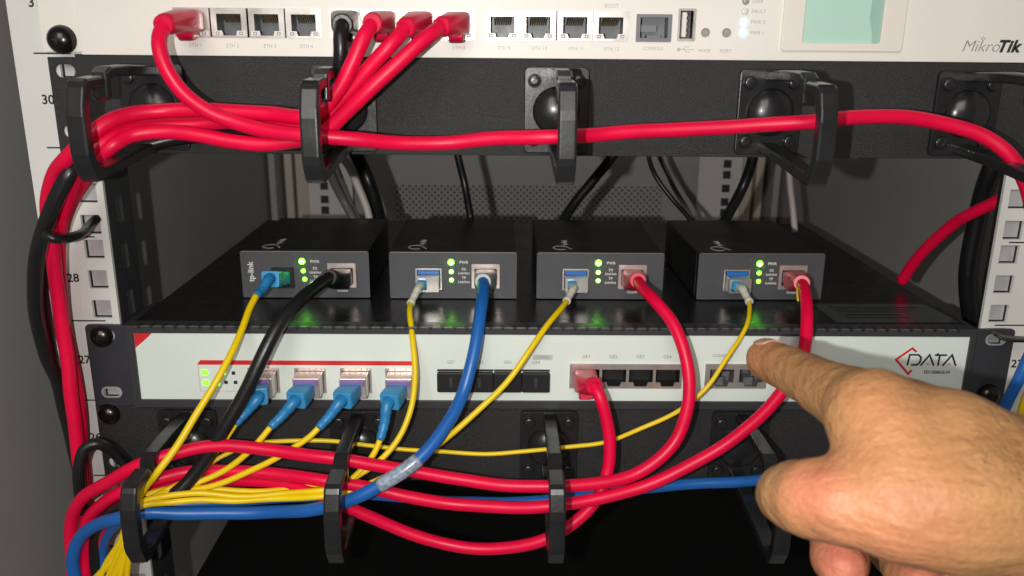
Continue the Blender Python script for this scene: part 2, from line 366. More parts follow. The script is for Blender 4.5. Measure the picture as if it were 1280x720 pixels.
def make_manager():
    root = thing('cable_manager', '', 'cable manager', (0, 0, 0), 'horizontal cable managers')
    H = 22.1
    slots = []
    for sx in (-1, 1):
        for z in (14.2, -14.2): slots.append(rrect(sx*234.5-4.8, z-3.1, sx*234.5+4.8, z+3.1, 3))
    m = MB(); m.plate([[(-242, -24.2), (242, -24.2), (242, H-1.5), (229, H-1.5), (229, H), (-229, H), (-229, H-1.5), (-242, H-1.5)]]+slots, -1.8, 1.8, .3)
    m.box(-226, 226, 0.1, 14, H-1.6, H-.1); m.box(-226, 226, 0.1, 14, -24.1, -22.6)
    m.build('panel', M['mgr'], root)
    for x in (-193.5, -102.6, -1, 101.8, 197):
        r = MB()
        up = [(-2.5, 17.0), (-34, 18.4), (-52, 18.2), (-57.2, 16), (-58.2, 6), (-56, 4.4), (-53.9, 6), (-53.2, 13.0), (-45, 13.8), (-2.5, 12.5)]
        low = [(-2.5, -21.5), (-34, -23.4), (-70, -26.8), (-75, -26.6), (-77.6, -25.0), (-81.2, -18.2), (-82, -15), (-82, 0), (-81.3, 3.8), (-78.6, 11), (-77.4, 13.1), (-75, 14.3), (-62, 14.8),
               (-60.4, 13.2), (-60.6, 11.4), (-63, 10.6), (-70, 10.2), (-73, 9), (-76.2, 1.5), (-76.2, -15), (-72.6, -20.2), (-68, -21.4), (-34, -18.4), (-2.5, -16.5)]
        r.profile([up], x, 6.8, .9, 3); r.profile([low], x, 7.6, 1.15, 3)
        ro = r.build('cable_ring', M['ring'], root)
        b = MB(); b.plate([rrect(x-15.5, -22.6, x+15.5, 18.0, 2.5)], -4.4, 2.5, .5)
        # shallow cheek on each side of the arm
        b.dome((x, -2.3), 11.5, -4.3, 6.5, 32, 8)
        bo = b.build('mounting_plate', M['ring'], ro)
        for sx in (-1, 1):
            for z in (11.6, -16.2):
                s = MB(); s.cyl((x+sx*10.6, z), 4.2, -4.3, -4.8, 24); s.cyl((x+sx*10.6, z), 3.3, -4.8, -6.2, 24, 2.9); s.dome((x+sx*10.6, z), 2.85, -6.15, .5, 20, 4); s.plate([disc(x+sx*10.6, z, 1.3, 6)], -6.75, .1); s.build('screw', M['ring'], ro)
    return root
mg = make_manager(); mg.location.z = (3.5*U)*S
mg2 = copy_tree(mg); mg2.location.z = (-.5*U+.4)*S
mg['label'] = 'black cable manager panel with five rings directly under the white router'
mg2['label'] = 'black cable manager panel below the switch with four bundled-up rings beside the hand'
for mgr, z0, ptx in ((mg2, -.5*U-.4, (-235.6, 14.8)),):
    b = MB(); b.dome((ptx[0]+.3, ptx[1]), 6, -1.9, 4.6); b.plate([stroke([(ptx[0]-1.6, ptx[1]), (ptx[0]+2.2, ptx[1])], .8)], -6.45, .3); bo = b.build('bolt', M['bolt'], None); bo.parent = mgr

# ------------------------------------------------------------------ ports
def jack(parent, cx, cz, w, h, y, shell, cavity, ow=11.9, pins=True, pipes=None, leds=None, flip=False):
    """RJ45 socket: shell plate with a stepped opening, a hollow cavity, contacts and light pipes"""
    m = MB(); x0, x1, z0, z1 = cx-w/2, cx+w/2, cz-h/2, cz+h/2
    t = z1-h*.20; bz = z0+h*.24; k = ow/2
    op = [(cx-k, t), (cx-k, bz), (cx-k*.62, bz), (cx-k*.5, z0+h*.08), (cx+k*.5, z0+h*.08), (cx+k*.62, bz), (cx+k, bz), (cx+k, t)]
    m.plate([rrect(x0, z0, x1, z1, .3, 2), op], y, .8)
    sh = m.build('ethernet_port', shell, parent)
    c = MB()   # hollow: four walls, back
    zb = z0+h*.08
    c.box(cx-k, cx+k, y+11, y+11.5, zb, t); c.box(cx-k-.4, cx-k, y+.8, y+11, zb, t); c.box(cx+k, cx+k+.4, y+.8, y+11, zb, t)
    c.box(cx-k, cx+k, y+.8, y+11, t, t+.4); c.box(cx-k, cx+k, y+.8, y+11, zb-.4, zb); c.build('cavity', cavity, sh)
    if pins:
        p = MB()
        for i in range(8):
            xx = cx-3.6+i*1.03; v0 = t-.3
            p.add([(xx-.22, y+1.6, v0), (xx+.22, y+1.6, v0), (xx+.22, y+8, v0-3.6), (xx-.22, y+8, v0-3.6), (xx-.22, y+1.9, v0+.3), (xx+.22, y+1.9, v0+.3), (xx+.22, y+8.3, v0-3.3), (xx-.22, y+8.3, v0-3.3)],
                  [(0,1,2,3), (7,6,5,4), (0,4,5,1), (2,6,7,3), (0,3,7,4), (1,5,6,2)])
        p.build('contacts', M['pin'], sh)
    if pipes:
        for s in (-1, 1):
            q = MB(); a = cx+s*(w/2-.9); b_ = cx+s*(k*.62)
            q.plate([[(min(a, b_), z0+.9), (max(a, b_), z0+.9), (max(a, b_), z0+h*.24), (min(a, b_), z0+h*.24)]], y-.35, .4); q.build('light_pipe', pipes, sh)
            g = MB(); mx_ = (a+b_)/2; g.plate([rrect(mx_-.9, z0+1.35, mx_+.9, z0+2.75, .2, 1), rrect(mx_-.55, z0+1.7, mx_+.55, z0+2.4, .1, 1)], y-.5, .15); g.build('indicator_window', M['greyprint'], sh)
    return sh

# ------------------------------------------------------------------ white router on top
Z31 = 4*U
rt = thing('router', 'warm white rack router with green display and ethernet ports above the upper cable manager', 'router', (0, 0, Z31))
PXR = [-171.9, -154.6, -137.1, -119.9, -99.2, -82.4, -65.4, -48.3, -27.1, -10.3, 7.0, 23.8]
m = MB(); m.plate([rrect(-225, Z31-.4, 225, Z31+43.8, .6)]+[rrect(PXR[k]-8.1, 185.8, PXR[k+3]+8.1, 198.8, .2, 1) for k in (0, 4, 8)]+[rrect(36, 185.8, 52, 197.6, .3, 1), rrect(55.5, 186.2, 63.3, 200.3, .3, 1)], -3, 2, .25); m.build('front_panel', M['router'], rt)
m = MB(); m.box(-219, 219, -.9, 300, Z31+.6, Z31+1.8); m.box(-219, 219, -.9, 300, Z31+42, Z31+43); m.box(-219, -218, -.9, 300, Z31+1.8, Z31+42); m.box(218, 219, -.9, 300, Z31+1.8, Z31+42); m.box(-218, 218, 20, 300, Z31+1.8, Z31+42)
m.build('case', M['router'], rt)
for sx in (-1, 1):
    m = MB(); a, b_ = sorted((sx*225.2, sx*243)); m.plate([rrect(a, Z31+.9, b_, Z31+43.5, 1)], -2, 1.9); m.build('ear', M['router'], rt)
m = MB(); m.cyl((-233.4, Z31+6.3), 6.7, -2.1, -3.2); m.dome((-233.4, Z31+6.3), 6.6, -3.2, 5.2); bb = m.build('bolt', M['bolt'], rt); recess(bb, (-233.4, Z31+6.3), -3.2-5.2)
for i, x in enumerate(PXR):
    lit = i in (8, 9)
    jack(rt, x, 192.3, 16.6, 13.4, -3.5, M['port_metal'] if i not in (8, 9, 10) else M['port_pink'], M['port_grey'], 11.4, True, M['lightpipe'])
m = MB(); m.plate([rrect(35.7, 185.4, 52.4, 197.9, .5), rrect(37.6, 187.2, 50.6, 196.4, .4)], -3.6, .8); cs = m.build('console_port', M['port_serial'], rt)
c = MB(); c.box(37.6, 50.6, 6, 6.5, 187.2, 196.4); c.box(37.2, 37.6, -2.8, 6, 187.2, 196.4); c.box(50.6, 51, -2.8, 6, 187.2, 196.4); c.box(37.6, 50.6, -2.8, 6, 186.8, 187.2); c.box(37.6, 50.6, -2.8, 6, 196.4, 196.8)
c.box(41, 47.5, -2.6, 4, 187.3, 188.4); c.box(38.2, 46, 1, 3, 190, 193); c.build('cavity', M['port_serial'], cs)
m = MB(); m.plate([rrect(55.2, 185.9, 63.6, 200.6, .6), rrect(56.2, 187, 62.6, 199.6, .4)], -3.5, .8); ub = m.build('usb_port', M['port_metal'], rt)
MB().box(56.2, 62.6, 4, 4.5, 187, 199.6).build('cavity', M['port_grey'], ub)
MB().box(57.2, 59.2, -3.2, 4, 187.8, 198.8).build('tongue', M['lightpipe'], ub)
p = MB(); [p.box(59.3, 59.9, -2.6, 3, z, z+1.2) for z in (189, 191.8, 194.4, 197)]; p.build('contacts', M['pin'], ub)
for x in (68.4, 78.4):
    m = MB(); m.cyl((x, 189.9), 2.1, -3.05, -3.5, 18); bb = m.build('button', M['greyprint'], rt); MB().cyl((x, 189.9), 1.3, -3.4, -3.7, 16).build('button_cap', M['ledoff'], bb)
for z, mm in ((204.1, 'ledoff'), (199.5, 'lightpipe'), (194.6, 'ledblue'), (189.8, 'ledblue')):
    m = MB(); m.dome((86.3, z), 1.75, -3.05, 1.0, 18); m.build('led', M[mm], rt)
m = MB(); m.plate([rrect(104.3, 181.9, 161.8, 219.5, 1.5), rrect(114.2, 185.6, 151.0, 216, 1)], -4.6, 1.5, .35); dp = m.build('display', M['router_bezel'], rt)
MB().box(114, 151.2, -3.3, -3.15, 185.4, 216.2).build('screen', M['lcd'], dp)
MB().add([(147.3, -3.5, 185.7), (150.9, -3.5, 185.7), (150.9, -3.5, 216), (145.5, -3.5, 216), (145.2, -3.5, 197), (147.3, -3.4, 189.5)], [(0, 1, 2, 3, 4, 5)]).build('screen_dark_strip', M['lcddark'], dp)  # darker green strip along the right side of the screen
m = MB()
for i, x in enumerate(PXR): m.text('ETH %d' % (i+1), 2.3, x+.8, 182.0, -3.15)
m.text('CONSOLE', 2.2, 44, 182.4, -3.15); m.text('MODE', 2.1, 68.4, 181.6, -3.15); m.text('RESET', 2.1, 78.6, 181.6, -3.15); m.text('BOOT', 2.4, 23.8, 201.4, -3.15)
for z, t in ((204.1, 'USER'), (199.5, 'FAULT'), (194.7, 'PWR 2'), (189.9, 'PWR 1')): m.text(t, 2.3, 89.4, z, -3.15, align='LEFT')
m.plate([stroke([(55.6, 182.1), (63.5, 182.1)], .3)], -3.12, .1); m.plate([disc(56.3, 182.1, .8)], -3.14, .1); m.plate([stroke([(58, 182.1), (59.8, 183.4), (61.4, 183.4)], .3)], -3.13, .1); m.plate([stroke([(58.8, 182.1), (60.2, 180.9), (61.6, 180.9)], .3)], -3.13, .1)
m.build('lettering', M['faint'], rt)
m = MB(); m.text('Mikro', 7.6, 190.6, 184.6, -3.2, align='LEFT', shear=.28, off=-.10, space=.98)
m.plate([stroke([(199.2, 188.6), (200.6, 187.4)], .28)], -3.12, .1); m.plate([stroke([(200.0, 189.2), (201.5, 187.9)], .28)], -3.12, .1)
m.build('thin_logo_lettering', M['greyprint'], rt)
m = MB(); m.text('Tik', 7.6, 207.4, 184.6, -3.2, align='LEFT', shear=.28, off=.30, space=1.08); m.build('bold_logo_lettering', M['black'], rt)

# ------------------------------------------------------------------ the rack switch (optical line terminal)
ol = thing('fibre_switch', 'white fronted rack switch with red stripe and fibre modules, under the converters', 'network switch', (0, 0, 0))
YF = -3.
lo, hi = -1.0, 43.4
m = MB(); m.box(-217.5, 217.5, 18, 262, lo, hi-.3); m.box(-217.5, 217.5, -2.4, 262.2, hi-1.2, hi); m.box(-217.5, 217.5, -2.4, 18, lo-.1, lo+1); [m.box(*q, -2.3, 18.1, lo+1.1, hi-1.3) for q in ((-217.4, -216.4), (216.6, 217.4))]; m.build('case', M['olt_top'], ol)
m = MB(); m.plate([rrect(-219.5, lo-.3, 219.5, hi+.3, .6), [(-215.6, 3.0), (216.6, 3.0), (216.6, 39.9), (-215.6, 39.9)]], -6.2, 3.7, .3); m.build('front_frame', M['frame'], ol)
SFP = [-150.6, -126.4, -102.6, -79.2]
m = MB(); m.plate([rrect(-216.5, 2.4, 217.4, 40.5, .3)]+[rrect(x-7.5, 7.5, x+7.5, 20, .2, 1) for x in SFP]+[rrect(9.5, 10.8, 67.5, 23.6, .2, 1), rrect(80.4, 11, 112.1, 23.8, .2, 1)], -5, 2.4); m.build('front_panel', M['oltw'], ol); YP = -5.0
for sx in (-1, 1):
    a, b_ = sorted((sx*221.5, sx*241.6))
    sl = [rrect(sx*232-5.4, z-3.1, sx*232+5.4, z+3.1, 3) for z in (37.2, 5.6)]
    m = MB(); m.plate([rrect(a, -2.2, b_, 42.9, 1.8)]+sl, -2.4, 2.2, .3)
    # bent corner that joins the ear to the case
    m.box(*sorted((sx*219.7, sx*222.5)), -2.3, 40, -1.6, 42.6)
    e = m.build('ear', M['ear'], ol)
    for q in (sl if sx < 0 else sl):
        s = MB(); s.plate([[(sx*232+(x-sx*232)*1.22, z) if False else (x, z) for x, z in q], [(sx*232+(x-sx*232)*.82, (37.2 if z > 20 else 5.6)+(z-(37.2 if z > 20 else 5.6))*.72) for x, z in q]], -2.5, .4); s.build('slot_rim', M['steel'], e)
    if sx < 0: c = (-233.3, 37.2)
    else: c = (232.5, 6.4)
    s = MB(); s.cyl(c, 6, -2.5, -3.4); s.dome(c, 5.9, -3.4, 4.2); bb = s.build('bolt', M['bolt'], e); recess(bb, c, -3.4-4.2)
# ventilation holes along the top front edge
MB().box(-219.4, 219.4, -6.1, 2.5, hi+.05, hi+.45).build('top_lip_sheen', M['frame'], ol, bevel=.15)  # lighter strip, the reflection near the front edge put into its colour
m = MB()
for i in range(69): m.top([disc(-212+i*6.2, -3.2, 1.35, 12)], hi+.52, .06); m.plate([disc(-212+i*6.2, hi-.3, .8, 10)], -6.3, .08)
m.build('vent_holes', M['port_dark'], ol)
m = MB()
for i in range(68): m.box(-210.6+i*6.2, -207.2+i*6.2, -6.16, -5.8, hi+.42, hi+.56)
m.build('edge_glints', M['edge'], ol)  # light dashes between the holes, painted as glints
# red print
m = MB()
m.plate([[(-215.5, 39.8), (-206.2, 39.8), (-208.5, 37.4), (-215.5, 31.6)]], YP-.12, .1)
m.plate([[(-183.0, 24.9), (-184.6, 22.6), (-184.6, 22.4), (-72.3, 22.4), (-72.3, 24.8)]], YP-.12, .1)
m.build('red_stripe', M['redprint'], ol)
m = MB(); m.plate([stroke([(-184.4, 22.3), (-184.4, 7.6), (-161.5, 7.6)], .35)], YP-.12, .1); m.plate([stroke([(-161.5, 7.6), (-161.5, 13)], .3)], YP-.11, .1); m.build('indicator_border', M['pinkprint'], ol)
for x, z in ((-181.3, 18.1), (-172.2, 18.1), (-181.1, 12.4), (-175.6, 12.2)):
    m = MB(); m.plate([rrect(x-1.7, z-1.35, x+1.7, z+1.35, .4)], YP-.25, .3); m.build('led', M['ledflat'], ol)
for x, z in ((-166.3, 17.8), (-170.6, 12.6), (-165.6, 12.6)):
    m = MB(); m.plate([rrect(x-.9, z-.9, x+.9, z+.9, .2)], YP-.25, .3); m.build('unlit_led', M['black'], ol)
# transceiver cages with modules
for x in SFP:
    m = MB(); m.plate([rrect(x-8.1, 7.0, x+8.1, 21.0, .4, 2), rrect(x-7.1, 7.9, x+7.1, 19.6, .3, 2)], YP-.8, .8)
    for k in range(5): m.dome((x-6+k*3, 20.4), .45, YP-.8, .4, 8, 3)
    cg = m.build('module_cage', M['port_pink'], ol)
    m = MB(); m.box(x-6.8, x+6.8, YP-11, YP+20, 8.2, 19.3); mo = m.build('module', M['port_metal'], cg, bevel=.4)
    q = MB(); q.box(x-6.0, x+6.0, YP-12.4, YP-10.6, 15.6, 18.8); q.build('module_latch', M['purple'], cg, bevel=.3)
for k in range(4):
    x = -52.9+k*14.75
    m = MB(); m.plate([rrect(x-7.33, 8.3, x+7.33, 19.3, .9)], YP-2.6, 2.5, .5); m.plate([rrect(x-7.2, 19.6, x+7.2, 20.5, .2)], YP-.9, .8)
    dc = m.build('dust_cap', M['port_dark'], ol)
    s = MB(); s.plate([rrect(x-.8, 11.2, x+.8, 17.2, .7)], YP-3.2, .5); s.build('pull_tab', M['frame'], dc)
def jack_block(x0, x1, n, z0, z1, cav, lead):
    m = MB(); w = (x1-x0-lead)/n; ops = []
    for k in range(n):
        cx = x0+lead+w*(k+.5)-.4; t, bz, zb = z1-3.0, z0+3.4, z0+1.0; q = 6.3
        ops.append([(cx-q, t), (cx-q, bz), (cx-q*.62, bz), (cx-q*.5, zb), (cx+q*.5, zb), (cx+q*.62, bz), (cx+q, bz), (cx+q, t)])
    m.plate([rrect(x0, z0, x1, z1, .4, 2)]+ops, YP-1.0, 1.0); b = m.build('port_block', M['port_metal'], ol)
    for k in range(n):
        cx = x0+lead+w*(k+.5)-.4
        c = MB(); c.box(cx-6.5, cx+6.5, YP+9, YP+9.5, z0+.6, z1-2.6); c.box(cx-6.7, cx-6.3, YP, YP+9, z0+.6, z1-2.6); c.box(cx+6.3, cx+6.7, YP, YP+9, z0+.6, z1-2.6); c.box(cx-6.5, cx+6.5, YP, YP+9, z1-3, z1-2.6); c.box(cx-6.5, cx+6.5, YP, YP+9, z0+.6, z0+1)
        if cav: c.box(cx-3.4, cx+1.5, YP+1, YP+6, z0+1.2, z0+5.6); c.box(cx+.5, cx+4.6, YP+2, YP+7, z0+6.0, z0+8.4)
        c.build('ethernet_port', M['port_grey'] if cav else M['port_dark'], b)
jack_block(9.0, 67.9, 4, 10.4, 24.0, False, 2.6)
jack_block(80.0, 112.5, 2, 10.6, 24.3, True, 1.5)
m = MB()
for k in range(4): m.text('GE%d' % (k+1), 2.4, -52.9+k*14.75, 24.4, YP-.12); m.text('GE%d' % (k+1), 2.5, 17.5+k*14.1, 27.8, YP-.12)
m.text('CONSOLE', 2.3, 88.6, 28.6, YP-.12); m.text('MGMT', 2.3, 104, 28.6, YP-.12)
m.build('lettering', M['greyprint'], ol)
m = MB(); m.plate([rrect(.6-11, 25.8, 8-11+3, 28.8, .6)], YP-.12, .1); m.build('combo_tag', M['oltw2'], ol)
m = MB(); m.text('COMBO', 1.9, -5, 27.3, YP-.26); m.build('combo_lettering', M['greyprint'], ol)
# C-DATA logo
def LZ(pts): return [(x, z) for x, z in pts]
m = MB(); m.plate([stroke([(189.9, 31.2), (187.4, 33.2), (179.7, 26.9), (187.2, 18.9), (188.8, 21.2)], 1.15)], YP-.13, .1); m.build('logo_mark', M['redprint'], ol)
m = MB()
m.plate([stroke([(186.0, 23.8), (186.6, 29.6), (191.2, 29.6), (192.7, 28.2), (192.4, 25.4), (191.0, 24.0), (188.0, 24.0)], .95)], YP-.14, .1)
m.plate([stroke([(193.0, 23.6), (197.0, 29.6), (200.0, 23.6)], .95)], YP-.15, .1)
m.plate([stroke([(199.8, 29.5), (206.2, 29.5)], .95)], YP-.16, .1); m.plate([stroke([(202.4, 29.4), (202.2, 23.6)], .95)], YP-.14, .1); m.plate([stroke([(200.6, 29.6), (201.6, 30.5)], .8)], YP-.15, .1)
m.plate([stroke([(204.6, 23.6), (208.8, 29.6), (211.6, 23.6)], .95)], YP-.17, .1)
m.text('FD1508GS-N', 2.5, 202.2, 19.9, YP-.14, off=.03)
m.build('logo_lettering', M['black'], ol)
m = MB(); m.plate([[(196.2, 24.2), (197.4, 24.2), (196.8, 25.2)]], YP-.14, .1); m.plate([[(207.6, 24.2), (208.8, 24.2), (208.2, 25.2)]], YP-.14, .1); m.build('logo_dots', M['redprint'], ol)
# sticker on the case top
m = MB(); m.top([[(151, 7), (217, 8), (213.5, 40), (149.5, 39)]], hi+.16, .12); st = m.build('sticker', M['sticker'], ol)
m = MB()
for k, y in enumerate((32, 28, 24, 14)): m.top([[(156+k*1.1, y), (206-k*4, y+.3), (206-k*4, y+1.4), (156+k*1.1, y+1.1)]], hi+.25, .06)
m.top([[(160, 18), (192, 18.2), (191, 20), (160.5, 19.8)]], hi+.25, .06); m.build('sticker_print', M['port_dark'], st)

# lower equipment
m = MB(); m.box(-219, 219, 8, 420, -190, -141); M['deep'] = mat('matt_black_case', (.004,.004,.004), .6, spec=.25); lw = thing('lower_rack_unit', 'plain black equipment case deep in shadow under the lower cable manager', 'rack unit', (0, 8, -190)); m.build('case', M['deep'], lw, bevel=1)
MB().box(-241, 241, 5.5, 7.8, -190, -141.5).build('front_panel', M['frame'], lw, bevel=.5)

# ------------------------------------------------------------------ media converters (built at the origin, front-left-bottom corner)
CW, CD, CH = 72., 95., 27.
def make_converter(sc):
    root = thing('media_converter', '', 'media converter', (0, 0, 0), 'media converters on the switch')
    rj = 56.5 if sc else 54.3
    rx = [[(rj-7.9, 6.2), (rj+7.9, 6.2), (rj+7.9, 20.4), (rj-7.9, 20.4)]]
    px = [rrect(17, 5.6, 29.5, 17.6, .4)] if sc else [rrect(14.6, 5.2, 29.6, 18, .4)]
    m = MB(); m.box(.6, CW-.6, 1.2, CD, 0.6, CH-.4); m.box(-0.02, .5, 6, CD-6, .6, CH-.6); m.build('case', M['conv_top'], root, bevel=.5)
    m = MB(); m.plate([rrect(0, 0, CW, CH, .7, 2)]+rx+px, 0, 1.1, .2); m.build('front_plate', M['conv_face'], root)
    e = MB(); e.box(1, CW-1, .0, 1.6, CH-.38, CH+.05); e.build('front_edge_highlight', M['edge'], root)  # thin pale strip, a painted highlight on the upper front edge
    # RJ45 socket
    w = MB(); x0, x1 = rj-7.9, rj+7.9
    w.plate([rrect(x0, 6.2, x1, 20.4, .2, 1), [(x0+1.6, 8.2), (x1-1.6, 8.2), (x1-1.6, 17.6), (x0+1.6, 17.6)]], -.6, 1.8)
    w.plate([rrect(x0+.3, 6.5, x1-.3, 20, .2, 1), [(x0+3, 9.2), (x1-3, 9.2), (x1-3, 16.4), (x0+3, 16.4)]], 1.6, .5); ps = w.build('ethernet_port', M['port_pink'], root)
    MB().box(x0+.2, x1-.2, 1.9+.3, 2.6, 6.4, 20.2).build('cavity', M['port_dark'], ps)
    if sc:
        q = MB(); q.plate([rrect(17.1, 5.7, 29.4, 17.5, .3), rrect(18.4, 7, 27.4, 16.2, .3)], -.8, 1.8); s = q.build('fibre_port', M['port_dark'], root)
        MB().box(17.2, 29.3, 1.05, 1.15, 5.8, 17.4).build('cavity', M['port_dark'], s)
    else:
        q = MB(); q.plate([rrect(14.7, 5.3, 29.5, 17.9, .3), rrect(15.5, 6.1, 28.7, 17.1, .3)], -.8, 1.8); s = q.build('module_cage', M['port_metal'], root)
        q = MB(); q.plate([rrect(15.9, 6.4, 28.3, 14.4, .3), rrect(17.2, 7.4, 21.6, 13.2, .3), ], -9, 9); q.box(21.8, 27.8, -9.2, -2, 12.6, 14.6); mo = q.build('module', M['port_metal'], s)
        MB().box(16, 28.2, -1.9, -.2, 14.6, 16.9).build('module_latch', M['bluelatch'], s, bevel=.2)
        MB().box(17.3, 21.5, -5, -4.6, 7.5, 13.1).build('cavity', M['port_dark'], s)
    lx = 34.4 if sc else 34.8
    for k, z in enumerate((21.3, 15.8, 10.9)):
        big = k == 0
        m = MB(); m.dome((lx+(.5*k if sc else .1*k), z), 1.9 if big else 1.35, -.02, .8, 18); m.build('led', M['led'] if big or sc else M['leddim'], root)
        if big: MB().dome((lx+(.5*k if sc else .1*k), z-.3), .8, -.75, .35, 12, 4).build('led_core', M['ledcore'], kids(root)[-1] if False else LASTO[0])
    m = MB()
    tx = lx+7.2
    for t, z, s_ in (('PWR', 21.2, 2.3), ('FX', 17.2, 2.1), ('Link/Act', 14.9, 1.9), ('TP', 12.2, 2.1), ('Link/Act', 9.8, 1.9)): m.text(t, s_, tx, z, -.1, off=.04)
    m.text('Gigabit', 2.1, rj+.3 if not sc else rj, 4.3, -.1, off=.04)
    if sc: m.text('tp-link', 4.5, 5.6, 15.2, -.1, rot=math.pi/2, off=.09)
    m.build('lettering', M['whiteprint'], root)
    m = MB(); a = [(14+5*math.cos(t)*.8, 13+4.6*math.sin(t)) for t in np.linspace(.6, 5.4, 14)]
    m.top([stroke(a, 1.3)], CH+.0, .15); m.top([stroke([(17.5, 15.5), (20, 9.5)], 1.2)], CH+.01, .15)
    m.text_top('tp-link', 5, 17, 26, CH-.05, rot=math.pi/2*.95)
    m.build('top_logo', M['dimprint'], root)
    return root
convA = make_converter(True); convB = make_converter(False)
ZC = 43.9
spots = [(-173.6, 44.5), (-90.2, 44.6), (-7.0, 45.2), (84.6, 45.0)]
labs = ['leftmost small black converter holding the black network cable and a blue fibre plug',
        'small black converter holding the thick blue network cable, second on the switch',
        'small black converter with red cable and a straight pale boot, third on the switch',
        'rightmost small black converter with red cable, beside the grey sticker']
convs = [convA, convB, copy_tree(convB), copy_tree(convB)]
for c, (x, y), l in zip(convs, spots, labs): c.location = Vector((x, y, ZC))*S; c['label'] = l
for c, a in zip(convs, (0.6, 0.3, -.2, .9)): c.rotation_euler.z = math.radians(a)
for k in kids(convs[3]):
    if k.name.startswith('led'): k.material_slots[0].link = 'OBJECT'; k.material_slots[0].material = M['led']

# ------------------------------------------------------------------ cables
def V(*a): return np.array(a, float)
PATH = [None]
def stretch(a, b):
    P = np.array(PATH[0]); i, j = sorted((int(np.argmin(np.linalg.norm(P-V(*a), axis=1))), int(np.argmin(np.linalg.norm(P-V(*b), axis=1))))); return list(P[i:j+1])
def cable(label, mats, pts, r, group=None, name='network_cable', cat='cable', jacket='jacket'):
    """pts: world points; returns thing, jacket"""
    t = thing(name, label, cat, tuple(pts[0]), group)
    P = smooth_path(pts, 9); L_ = np.cumsum([0]+[np.linalg.norm(P[i+1]-P[i]) for i in range(len(P)-1)])
    ph = rng.uniform(0, 6.28, (3, 3)); am = .16 if r > 2.4 else .28
    P = [p+am*min(1, l/40)*np.array([sum(math.sin(l/w_+ph[a][q])*g_ for q, (w_, g_) in enumerate(((9., 1.), (5.1, .5), (16., 1.6)))) for a in range(3)]) for p, l in zip(P, L_)]
    PATH[0] = P
    m = MB(); m.tube(P, r, 18, 0); j = m.build(jacket, M[mats], t)
    return t
def rj_plug(t, P, D, m, clip=1, s=1.):
    """moulded RJ45 boot leaving the port at P, ending at D (both world)"""
    P = V(*P); D = V(*D); a = P+V(0, 2.5, 0); b = P+V(0, -9*s, 0); mid = b*.5+D*.5+V(0, -1.2, 0)
    c = MB(); c.loft([P+V(0, 6, 0), P+V(0, -3, 0)], [(11, 7, .3), (11, 7.4, .3)]); c.build('plug', M['clear'], t)
    q = MB(); q.loft([P+V(0, -1.5, 0), P+V(0, -2.5, 0), b, mid, D, D+(D-mid)*.35], [(11.4, 9.2, .35), (12.6, 10.2, .35), (12.4, 10.0, .4), (10.6, 9.6, .7), (9.2, 9.2, .95), (8.2, 8.2, 1)])
    bo = q.build('boot', m, t)
    if clip:
        q = MB(); z = -clip*6.2
        q.loft([P+V(0, -1.5, z*.9), P+V(0, -9, z), P+V(0, -14, z*.8)], [(7.2, 4.4, .4), (7.2, 5.6, .4), (6, 3, .5)]); q.build('latch_guard', m, bo)
    return t
def sc_plug(t, P, A, B, boot=None):
    """square fibre connector from P through A, ribbed boot down to B"""
    P, A, B = V(*P), V(*A), V(*B)
    q = MB(); q.loft([P+V(0, 5, 0), P, P*.4+A*.6, A], [(9, 7.6, .25), (9, 7.6, .25), (9.4, 8.2, .25), (9.6, 8.4, .25)])
    # outer hood
    d = (A-P)/np.linalg.norm(A-P)
    co = q.build('connector', M['sc'], t, bevel=.25)
    h = MB(); h.loft([A-d*7, A-d*1.5, A+d*.6], [(9.9, 8.9, .25), (10.2, 9.2, .25), (9.8, 8.8, .25)]); h.build('hood', M['sc'], co, bevel=.3)
    C1 = A+d*6; pts = smooth_path([A-d*2, A+d*3, A*.45+B*.55+V(0, 0, -.5), B], 7)
    n = len(pts); bt = MB(); R = []
    sec = []
    for i in range(n):
        f = i/(n-1); base = 6.6*(1-f)+4.0*f; rib = .45 if (i % 3 == 1 and i > 3) else 0; sec.append((base+rib, base+rib, 1))
    bt.loft(pts, sec, 18); bt.build('boot', M['scdark'], t)
def lc_plug(t, P, A, B):
    P, A, B = V(*P), V(*A), V(*B)
    q = MB(); q.loft([P+V(0, 4, 0), P, P*.3+A*.7], [(4.5, 4.5, .3), (4.6, 4.8, .3), (4.6, 4.8, .35)]); q.build('connector', M['sc'], t)
    pts = smooth_path([P*.35+A*.65, A, A*.5+B*.5, B], 5); n = len(pts); sec = []
    for i in range(n):
        f = i/(n-1); w = 4.4*(1-f)+3.4*f+(.5 if i % 3 == 1 else 0)+(1.0 if i >= n-2 else 0); sec.append((w, w, 1))
    b = MB(); b.loft(pts, sec, 16); b.build('boot', M['bootw'], t)

RG = 'red network cables'
YR = -3.5
# ---- top ports
p1 = (PXR[0], YR, 193); e1 = at(207, 30, -33)
c = cable('long red cable from the leftmost router port running right along the upper manager', 'red',
 [e1, at(200, 44, -38), at(200, 62, -42), at(208, 86, -43), at(228, 116, -42), at(256, 138, -41), at(290, 152, -40), at(336, 164, -42), at(390, 168, -46), at(445, 174, -44), at(504, 180, -36), at(554, 179, -33), at(621, 173, -36), at(695, 170, -42), at(756, 168, -36),
  at(850, 162, -34), at(951, 156, -38), at(1021, 151, -44), at(1085, 147, -38), at(1140, 148, -36), at(1190, 156, -37), at(1232, 171, -40), at(1262, 193, -44), at(1280, 226, -46), at(1292, 270, -46), at(1298, 330, -42), at(1300, 420, -38)], 3.3, RG)
rj_plug(c, p1, e1, M['redplug'])
def top_red(label, i, e, mid, tail, r=3.35):
    c = cable(label, 'red', [e]+mid+tail, r, RG); rj_plug(c, (PXR[i], YR, 193), e, M['redplug']); return c
